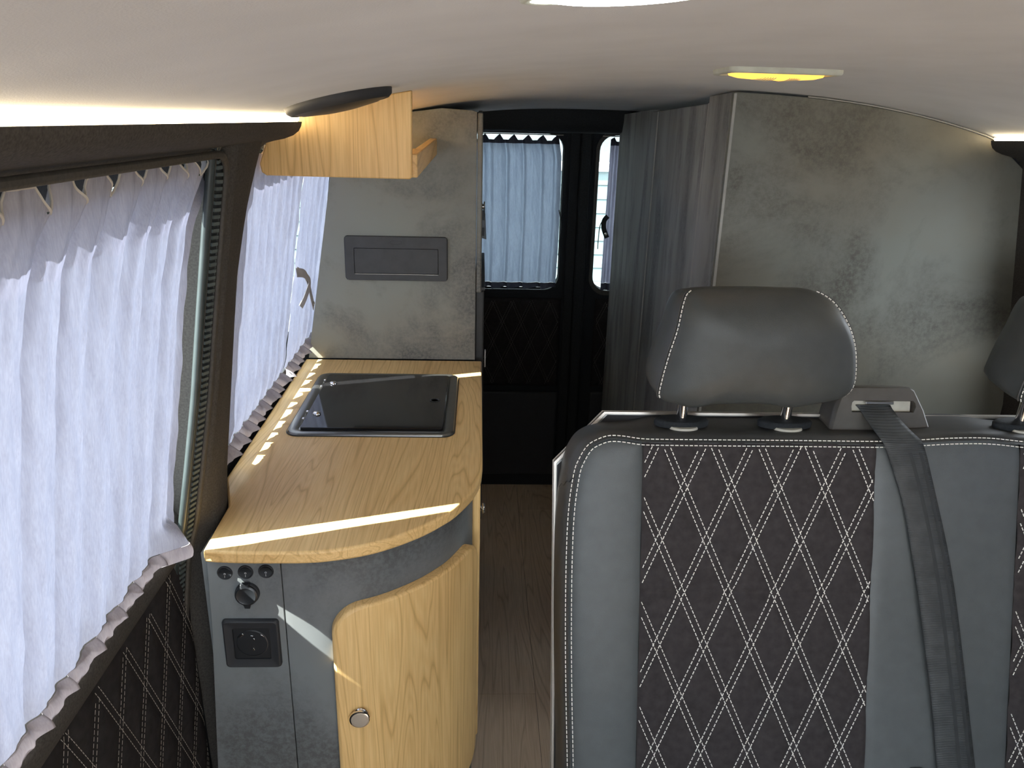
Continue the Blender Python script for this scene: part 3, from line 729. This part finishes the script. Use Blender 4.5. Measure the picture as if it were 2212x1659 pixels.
# left leather panel: loft between the seam and the quilted panel
iq = max(i for i, p in enumerate(sm) if p.x <= .2305)
left = sm[:iq+1]
UQ0, UQ1 = .2310, .5640
g = MB(); nt_ = 22
tot = [0]
for a, b in zip(left, left[1:]): tot.append(tot[-1]+(b-a).length)
rings = []
vend = vtop(UQ0)
QT = []
for i, p in enumerate(left):
    t = tot[i]/tot[-1]; QT.append((t, p.y if p.y > .16 else vend + (.16-vend)*(1-(t-TK)/(1-TK)))) if p.y <= .16 else QT.append((t, p.y))
    if p.y > .16: TK = t
vv0 = .52
for i, p in enumerate(left):
    t = tot[i]/tot[-1]; sv = min(1, t*1.28)
    q = Vector((UQ0, lerp(QT, t), 0))
    row = []
    for k in range(nt_+1):
        w_ = k/nt_; pp = p.lerp(q, w_)
        dl = (pp-p).length; dr_ = (pp-q).length
        h = -.006*exp(-dl/.010) - .003*exp(-dr_/.005) + .004*sin(pi*w_)
        row.append(S(pp.x, pp.y, h))
    rings.append(row)
# make q monotone
g.loft(rings, False); g.build('bolster', M_leath, seat, smooth=180)
def quilted(u0, u1, name):
    g = MB(); nu = int((u1-u0)/.0028); nv = 180
    def f(a, b):
        u = u0+(u1-u0)*a; vt = vtop(u); v = vt + (.52-vt)*b
        h = quilt_h(u-.256, v+.012, .0036) + crease(v) - .004*exp(-(v-vt)/.006) - .003*exp(-min(u-u0, u1-u)/.004)
        return S(u, v, h)
    g.grid(f, nu, nv); q = g.build('quilted_panel', M_suede, seat, smooth=180)
    g = MB(); quilt_stitches(g, lambda u, v: S(u+.256, v-.012, .0010+crease(v-.012)), NF, u0-.256+.002, u1-.256-.002, lambda u: vtop(u+.256)+.012+.003, .53)
    s = g.build('stitching', M_thread, q, smooth=0); s['kind'] = 'stuff'; return q
PU, PV = .0672, .1500; LQ = 1/sqrt(1/PU**2+1/PV**2)
quilted(UQ0, UQ1, 'q')
def leather(u0, u1):
    g = MB()
    def f(a, b):
        u = u0+(u1-u0)*a; vt = vtop(u); v = vt+(.52-vt)*b
        h = -.005*exp(-(v-vt)/.010) - .003*exp(-min(u-u0, u1-u)/.005) + .004*sin(pi*a) + .003*sin(v*17)*sin(pi*a)
        return S(u, v, h)
    g.grid(f, 40, 60); g.build('leather_panel', M_leath, seat, smooth=180)
leather(UQ1, .7750)
quilted(.7750, .975, 'q2')
# gusset round the outside, seam piping and twin stitching
def seam_n(i):
    t = (sm[min(i+1, len(sm)-1)]-sm[max(i-1, 0)]).normalized(); return Vector((t.y, -t.x, 0))   # outward (left / up)
g = MB(); rings = [[] for _ in range(10)]
for i, p in enumerate(sm):
    n = seam_n(i); up_ = max(0, -n.y); k = .50 + .12*up_
    cf = min(1, max(0, (p.x-.195)/.06)); k -= .10*up_*(1-cf)*(p.x < .25); kk = (0,)*8 + (.010*up_*cf, .022*up_*cf)
    for j, (o, b) in enumerate(((0, .0045), (.0015, .0035), (.003, .0005), (.007, -.001), (.014, -.004), (.020, -.010), (.024, -.020), (.027, -.034), (.028, -.055), (.027, -.085))):
        q = p + n*(o*k + kk[j]*.62); rings[j].append(S(q.x, q.y, b - .005))
g.loft(rings, False); g.build('gusset', M_leath_d, seat, smooth=180)
ic = min(range(len(sm)), key=lambda i: (sm[i]-Vector((.1385, .045, 0))).length)
g = MB(); g.tube([rings[j][max(0, ic-j//2)] + NF*.0006 for j in range(2, 9)], .0007, 5); g.build('gusset_seam', M_blk, seat)
g = MB(); g.tube([S(*(p+seam_n(i)*.0002).xy, -.0030) for i, p in enumerate(sm)], .0014, 6); g.build('piping', M_leath, seat)
for off in (.0042, -.0040):
    g = MB(); pts = [S(*(p+seam_n(i)*off).xy, -.0014 if off > 0 else .0004) for i, p in enumerate(sm)]
    dash_line(g, pts, NF, .0046, .0022, .0012, .0012)
    s = g.build('stitching', M_thread, seat, smooth=0); s['kind'] = 'stuff'
# back core under the covers
g = MB(); core = [S(.140, .52, -.008), S(.140, .03, -.008), S(.165, .006, -.008), S(.972, .006, -.008), S(.972, .52, -.008)]
g.loft([core, [p - NF*.075 for p in core]], True, True, True); g.build('foam_core', M_leath_d, seat, smooth=0)
# shell board with aluminium edging
sh = [(.1190, .60), (.1165, .2532), (.1150, .0420), (.1895, -.0345), (.60, -.0335), (.982, -.0325), (.982, .60)]
g = MB(); g.loft([[S(a, b, -.084) for a, b in sh], [S(a, b, -.098) for a, b in sh]], True, True, True); g.build('back_board', M_blk_s, seat, smooth=0)
for hh in (-.0815, -.0995):
    g = MB(); P_ = [S(a, b, hh) for a, b in sh[:6]]; rings = []
    inn_ = [(.1220, .60), (.1195, .2532), (.1180, .0432), (.1908, -.0315), (.60, -.0305), (.982, -.0295)]
    for (a, b), (c_, d_) in zip(sh[:6], inn_): rings.append([S(a-.0012, b-.0012, hh+.0018), S(c_, d_, hh+.0018), S(c_, d_, hh-.0018), S(a-.0012, b-.0012, hh-.0018)])
    g.loft(rings, True, True, True); g.build('edge_trim', M_alu, seat, smooth=0, bevel=.0005)
g = MB(); rings = []
for (a, b) in sh[:6]: rings.append([S(a+.0008, b+.0008, -.083), S(a+.004, b+.004, -.083), S(a+.004, b+.004, -.098), S(a+.0008, b+.0008, -.098)])
g.loft(rings, True, True, True); g.build('edge_groove', M_steel, seat, smooth=0)
# seat cushion and base (below the picture)
MB().prism([(.13, .885, .455), (.13, .90, .30), (.13, .42, .28), (.13, .40, .40), (.13, .43, .445)], (.845, 0, 0)).build('seat_cushion', M_leath, seat, bevel=.02, seg=4)
MB().box(.14, .96, .46, .95, 0, .28).build('seat_base', M_blk_s, seat, bevel=.01)
# belt buckle at the cushion
g = MB(); g.prism([S(.6270, .468, .0), S(.6480, .468, .0), S(.6490, .52, .0), S(.6260, .52, .0)], NF*.012); bk = g.build('belt_buckle', M_blk, seat, bevel=.003, seg=3)
g = MB(); g.tube([S(a, b, .0125) for a, b in ((.6265, .50), (.6275, .470), (.6300, .4675), (.6450, .4675), (.6475, .470), (.6485, .50))], .0008, 6); g.build('buckle_rim', M_chrome, bk)

# headrests
HO = [(.2804, 1.1530), (.3150, 1.1570), (.3618, 1.1580), (.4050, 1.1575), (.4400, 1.1560), (.4650, 1.1450), (.4841, 1.1225), (.5002, 1.0909), (.5083, 1.0585), (.5097, 1.0286), (.4960, 1.0120), (.4605, 1.0031), (.4246, .9973), (.3963, 1.0018), (.3577, 1.0027), (.3196, 1.001), (.2882, .9959), (.2654, 1.0011), (.2478, 1.0085), (.2478, 1.029), (.2547, 1.0683), (.2622, 1.1004), (.2690, 1.1349)]
def headrest(dx, lab=None):
    hp = [Vector((p.x, 0, p.y)) for p in smoothpath([Vector((a, b, 0)) for a, b in HO], 4, True)]
    C = Vector((.378, 0, 1.078)); rings = []
    for kx, kz, D in ((.02, .02, .962), (.30, .30, .963), (.60, .60, .966), (.80, .80, .971), (.92, .92, .978), (.975, .975, .984), (.995, .99, .989), (1.0, 1.0, .9925), (1.0, .996, .9955), (1.015, .99, 1.000), (1.040, .965, 1.015), (1.055, .925, 1.035), (1.055, .87, 1.060), (1.02, .81, 1.080), (.90, .70, 1.094), (.6, .45, 1.100), (.02, .02, 1.102)):
        r = []
        for p in hp:
            q = C + Vector(((p.x-C.x)*kx, 0, (p.z-C.z)*kz))
            y = D
            top = max(0, (q.z-1.10)/.058); y += .022*top**2 if D < 1.03 else 0
            r.append((q.x+dx, y, q.z))
        rings.append(r)
    g = MB(); g.loft(rings, True, True, True); h = g.build('headrest', M_head, seat, smooth=60)
    # seam stitching left and right
    n = len(hp)
    for rng in (list(range(0, -21, -1)), list(range(17, 44))):
        pts = []
        for i in rng:
            p = hp[i % n]; q = C + Vector(((p.x-C.x)*1.008, 0, (p.z-C.z)*1.004)); top = max(0, (q.z-1.10)/.058)
            pts.append((q.x+dx, .9925+.022*top**2, q.z))
        g = MB(); dash_line(g, pts, Vector((-.6 if rng[1] < 0 else .6, -.8, .1)), .0042, .0018, .0012, .0014); s = g.build('stitching', M_thread, h, smooth=0); s['kind'] = 'stuff'
        g = MB(); pp = [(x-(.0022 if rng[1] < 0 else -.0022), y+.003, z) for x, y, z in pts]; g.tube(pp, .0012, 5); g.build('piping', M_leath_d, h)
    for px in (.2945, .4470):
        b = S(px+dx, -.0265, -.042)
        g = MB(); g.tube([b + Vector((0, 0, -.01)), b+Vector((0, -.002, .02)), b+Vector((0, -.004, .055))], .0076, 20); g.build('post', M_chrome, h, smooth=60)
        rings = []
        for k, d in ((1.02, -.006), (1.04, .001), (.97, .0035), (.75, .0042), (.2, .0042)):
            rings.append([b+Vector((.0385*k*cos(2*pi*i/32), .0170*k*sin(2*pi*i/32), d + .0)) for i in range(32)])
        g = MB(); g.loft(rings, True, True, True); g.build('post_guide', M_felt_d, h, smooth=50)
        rings = [[b+Vector((.001+.0205*k*cos(2*pi*i/28), -.013+.012*k*sin(2*pi*i/28), d-.006)) for i in range(28)] for k, d in ((1, -.008), (1, .001), (.92, .003), (.1, .0032))]
        g = MB(); g.loft(rings, True, True, True); g.build('guide_collar', M_cream, h, smooth=50)
    return h
headrest(0); headrest(.505)

# belt guide and webbing
def SG(u, v, h=-.04): return S(u, v, h)
go = [(.5120, -.0100), (.5200, -.0450), (.5300, -.0740), (.5370, -.0785), (.6300, -.0785), (.6370, -.0740), (.6520, -.0450), (.6650, -.0100)]
def gl(k, h, sx=1.0): return [SG(.588+(a-.588)*k*sx, -.042+(b+.042)*k, h) for a, b in go]
g = MB()
sl = [(.5440, -.0420), (.5430, -.0500), (.5440, -.0560), (.5470, -.0590), (.6350, -.0590), (.6380, -.0560), (.6390, -.0500), (.6360, -.0420)]
slp = [SG(a, b, -.0365) for a, b in sl]
g.loft([gl(1.02, -.085), gl(1.02, -.045), gl(1.0, -.039), gl(.96, -.0365), slp, [p - NF*.022 for p in slp]], True, True, True)
gd = g.build('belt_guide', M_brownp, seat, smooth=35, bevel=.0008)
g = MB(); q = [SG(a, b, -.0455) for a, b in ((.5470, -.0425), (.5470, -.0580), (.6355, -.0580), (.6350, -.0425))]; g.prism(q, -NF*.002); g.build('slot_liner', M_cream, gd, smooth=0)
g = MB(); q = [SG(a, b, -.0385) for a, b in ((.5640, -.0535), (.5640, -.0580), (.6060, -.0580), (.6060, -.0535))]; g.prism(q, NF*.002); g.build('slot_roller', M_steel, gd, smooth=0, bevel=.0008)
g = MB(); bl = [(-.052, .5520, .6040, -.043), (-.0456, .5561, .6055, -.038), (-.030, .5600, .6110, -.022), (-.016, .5640, .6180, -.005), (-.0063, .5676, .6245, .004), (.010, .5745, .6300, .0085), (.0795, .5979, .6484, .0105), (.15, .6130, .6660, .012), (.2267, .6276, .6815, .013), (.3627, .6500, .7030, .014), (.4722, .6630, .7190, .016), (.54, .668, .725, .03)]
bs = smoothpath([Vector((a, 0, 0)) for a in range(len(bl))], 8)
lv = [smoothpath([Vector((r[k], r[0], r[3])) for r in bl], 8) for k in (1, 2)]
rings = []
for A, B_ in zip(*lv):
    rings.append([S(A.x + (B_.x-A.x)*t/8, A.y+(B_.y-A.y)*t/8, A.z + .0022*sin(pi*t/8)) for t in range(9)])
g.loft(rings, False); g.build('belt_webbing', M_web, seat, smooth=60, solid=.0012)
for t0, t1 in ((.52, .62), (.80, .90)):
    g = MB(); rr2 = []
    for A, B_ in list(zip(*lv))[40:]:
        rr2.append([S(A.x+(B_.x-A.x)*t, A.y, A.z+.0022*sin(pi*t)+.0009) for t in (t0, t1)])
    g.loft(rr2, False); g.build('belt_stripe', M_stripe, seat)

# ------------------------------------------------------------------ curtains
def wob(s, seed): return sin(s*31+seed)*.5 + sin(s*67+seed*2.3)*.3 + sin(s*13+seed*.7)*.4
def curtain(name, label, P, s0, s1, zb, zt, nf, amp, mat, hem, group=None, edge1=None, edge0=None, spikes=None, hemh=.022, piping=True, hook_mat=None, topdrop=.016, header_mat=None, inward=.016, seed=1., bgap=.0, phase=0., hs=.012, hdh=.036, flare=None, base=.006):
    """P(s, z, off) -> point; s runs along the rail"""
    c = thing(name, label, 'curtain', tuple(P((s0+s1)/2, zt, 0)), group)
    e1 = edge1 or (lambda z: s1); e0 = edge0 or (lambda z: s0)
    def fold(s, z):
        t = (z-zb)/(zt-zb); ph = 2*pi*(nf*(s-s0)/(s1-s0) + phase) + .5*wob(s*3, seed)
        f = sin(ph) + .35*sin(2*ph+1+t*.6) + .22*sin(3.1*ph+seed)
        a = amp*(.55 + .45*abs(t-.45)*2)
        return f*a + .0015*wob(s*9+z*2.2, seed)
    def ztop(s):
        if spikes is None: return zt
        q = 0
        for sp in spikes:
            d = s-sp; wdt = .020 if d < 0 else .010
            q = max(q, max(0, 1-abs(d)/wdt)**.9)
        return zt - topdrop*q
    def inw(s):
        if spikes is None: return 0
        return max([inward*exp(-((s-sp)/.010)**2) for sp in spikes])
    nU = max(60, int((s1-s0)/.0022)); nV = 60
    def f(a, b, z0_, z1f):
        s = s0+(s1-s0)*a; zz1 = z1f(s); z = z0_ + (zz1-z0_)*b
        lo, hi = e0(z), e1(z); ss = lo + (hi-lo)*a
        w = max(0, (z-(zt-.05))/.05)
        bw = max(0, 1-(z-zb)/.05)
        return P(ss, z, fold(s, z)*(1-.3*w) *(1-.8*bw) + inw(s)*w**2 + (.040*exp(-((ss-flare)/.018)**2)*bw**.5 if flare else 0) + .006 + (base-.006)*bw)
    hz = zt-hdh if header_mat else None
    g = MB(); g.grid(lambda a, b: f(a, b, zb+hemh, (lambda s: hz) if hz else ztop), nU, nV); g.build('cloth', mat, c, smooth=180)
    if hz: g = MB(); g.grid(lambda a, b: f(a, b, hz, ztop), nU, 14); g.build('header_band', header_mat, c, smooth=180)
    # hem ruffle
    def fh(a, b):
        s = s0+(s1-s0)*a; z = zb+hemh*b; lo, hi = e0(zb+hemh), e1(zb+hemh)
        p = Vector(f(a, 0, z, lambda s: z)); base = Vector(f(a, 0, zb+hemh, lambda s: zb+hemh))
        k = sin(pi*b); saw = ((s-s0)/(s1-s0)*nf*1.0 + .13*wob(s*3, seed)) % 1.0
        q = Vector(P(lo+(hi-lo)*a, z, 0)); off = .002*k + hs*saw*(1-b) + .003*saw
        q2 = Vector(P(lo+(hi-lo)*a, z, off)); d = q2-q
        return base + (q - Vector(P(lo+(hi-lo)*a, zb+hemh, 0))) + d + Vector((0, 0, .006*saw*(1-b)+bgap*(1-b)*saw))
    g = MB(); g.grid(fh, nU, 8); g.build('hem_ruffle', hem, c, smooth=180)
    if piping and spikes:
        g = MB(); g.tube([f(i/nU, 1, zt-.05, ztop) for i in range(nU+1)], .0011, 5); g.build('piping', M_pipe if not header_mat else header_mat, c)
    if spikes and hook_mat:
        for sp in spikes:
            a = (sp-s0)/(s1-s0); p = Vector(f(a, 1, zt-.05, ztop)); q = Vector(P(sp-.004, zt+.004, -.008)); m = (p+q)/2 + Vector((0, 0, .001))
            for dd in (-.004, .003):
                g = MB(); g.tube([q+Vector((0, dd, 0)), m+Vector((0, dd*.8, -.004)), p+Vector((0, dd*.6, .001))], .0022, 6, rb=.0012); g.build('hook_strap', hook_mat, c)
    return c
PL = lambda s, z, off: (Xw(z)+off, s, z)
E1 = [(.843, .890), (.87, .882), (.91, .880), (1.013, .884), (1.128, .887), (1.20, .890), (1.25, .905), (1.285, .936), (1.303, .944), (1.32, .944)]
cur1 = curtain('curtain', 'sunlit lavender grey curtain gathered over the large sliding door window', PL, -.12, .93, .845, 1.318, 19, .0060, M_fab, M_fabh, None,
        edge1=lambda z: lerp(E1, z), spikes=[-.06, 0., .07, .14, .22, .30, .38, .455, .520, .578, .633, .690, .746, .800, .852, .890, .920], hook_mat=M_hook, seed=1.3, hemh=.020, topdrop=.021, flare=.852)
cur2 = curtain('curtain', 'lavender curtain with a tie strap beside the black door pillar', PL, 1.075, 1.470, .853, 1.315, 8, .0050, M_fab, M_fabh, 'curtains beside the worktop',
        spikes=[1.09+.04*i for i in range(10)], hook_mat=M_hook, seed=2.1, hemh=.022, inward=.006, topdrop=.01, hs=.024, base=.0005)
cur3 = curtain('curtain', 'narrow lavender curtain against the tall cupboard beyond the worktop', PL, 1.490, 1.760, .853, 1.315, 5, .0050, M_fab, M_fabh, 'curtains beside the worktop',
        spikes=[1.505+.04*i for i in range(5)], hook_mat=M_hook, seed=3.4, hemh=.022, inward=.006, topdrop=.01, hs=.024, base=.0005)
PRt = lambda s, z, off: (mir(Xw(z)+off), s, z)
curtain('curtain', 'lavender curtain over the window of the opposite side wall', PRt, -.15, 1.0, .845, 1.318, 19, .004, M_fab, M_fabh, None, seed=5.)
# tie strap on the second curtain
st = ribbon(smoothpath([(Xw(1.072)+.016, 1.462, 1.074), (Xw(1.06)+.026, 1.49, 1.066), (Xw(1.04)+.030, 1.515, 1.045), (Xw(1.01)+.032, 1.545, 1.012), (Xw(.98)+.034, 1.578, .980)], 5), .017, .0012, Vector((1, -.2, .2))).build('tie_strap', M_strap, cur2)
ribbon(smoothpath([(Xw(1.072)+.016, 1.468, 1.078), (Xw(1.06)+.030, 1.510, 1.050), (Xw(1.04)+.026, 1.507, 1.020), (Xw(1.01)+.022, 1.495, 1.000)], 5), .013, .0012, Vector((1, -.2, .2))).build('tie_strap', M_strap, cur2)
g = MB(); g.lathe((Xw(.988)+.0345, 1.568, .990), (1, -.2, .1), [(.0045, 0), (.0045, .001), (.0030, .0014), (.0028, .0004), (.0001, .0004)], 18); g.build('snap_button', M_chrome, cur2)
# rear door curtains
PR = lambda s, z, off: (s, 2.690-off, z)
er = lambda z: .262 + .006*sin((z-.78)*6) - .012*max(0, (z-1.22)/.08)
cur4 = curtain('curtain', 'blue backlit curtain covering the rear door window beside the tall cupboard', PR, -.24, .262, .774, 1.268, 9, .010, M_fabr, M_fabrh, 'rear window curtains',
        edge1=er, spikes=[.262-.004-.048*i for i in range(11)], seed=4.2, header_mat=M_fabrh, hemh=.024, inward=.004, topdrop=-.018, bgap=.006, hdh=.010)
cur5 = curtain('curtain', 'bunched lilac curtain half hidden by the wardrobe at the other rear window', PR, .418, .52, .774, 1.270, 4, .010, M_fabr2, M_fabrh, 'rear window curtains',
        edge0=lambda z: .424-.004*(1.28-z)/.5, spikes=[.43, .47, .51], seed=6.2, header_mat=M_fabrh, hemh=.026, inward=.004, topdrop=-.014, hdh=.012)
g = MB(); g.tube([(-.24, 2.695, 1.287), (.27, 2.695, 1.287)], .0018, 8); g.build('curtain_rail', M_alu, cur4)
g = MB(); g.tube([(.40, 2.695, 1.287), (.60, 2.695, 1.287)], .0018, 8); g.build('curtain_rail', M_alu, cur5)
g = MB(); g.tube(smoothpath([(.262, 2.655, 1.05), (.272, 2.65, 1.00), (.268, 2.65, .95), (.266, 2.65, .90)], 4), .002, 6); g.build('tie_cord', M_blk, cur4)
ribbon(smoothpath([(.424, 2.640, 1.035), (.412, 2.635, 1.02), (.412, 2.632, .995), (.424, 2.628, .965)], 5), .016, .0012, Vector((0, -1, 0))).build('tie_strap', M_felt_d, cur5)
g = MB(); g.tube(smoothpath([(.424, 2.64, 1.035), (.402, 2.64, 1.01), (.397, 2.64, .96), (.397, 2.64, .925)], 4), .0016, 6); g.build('tie_cord', M_blk, cur5)
g = MB(); g.lathe((.419, 2.627, .978), (0, -1, 0), [(.0045, 0), (.0045, .001), (.003, .0014), (.0001, .0006)], 16); g.build('snap_button', M_chrome, cur5)
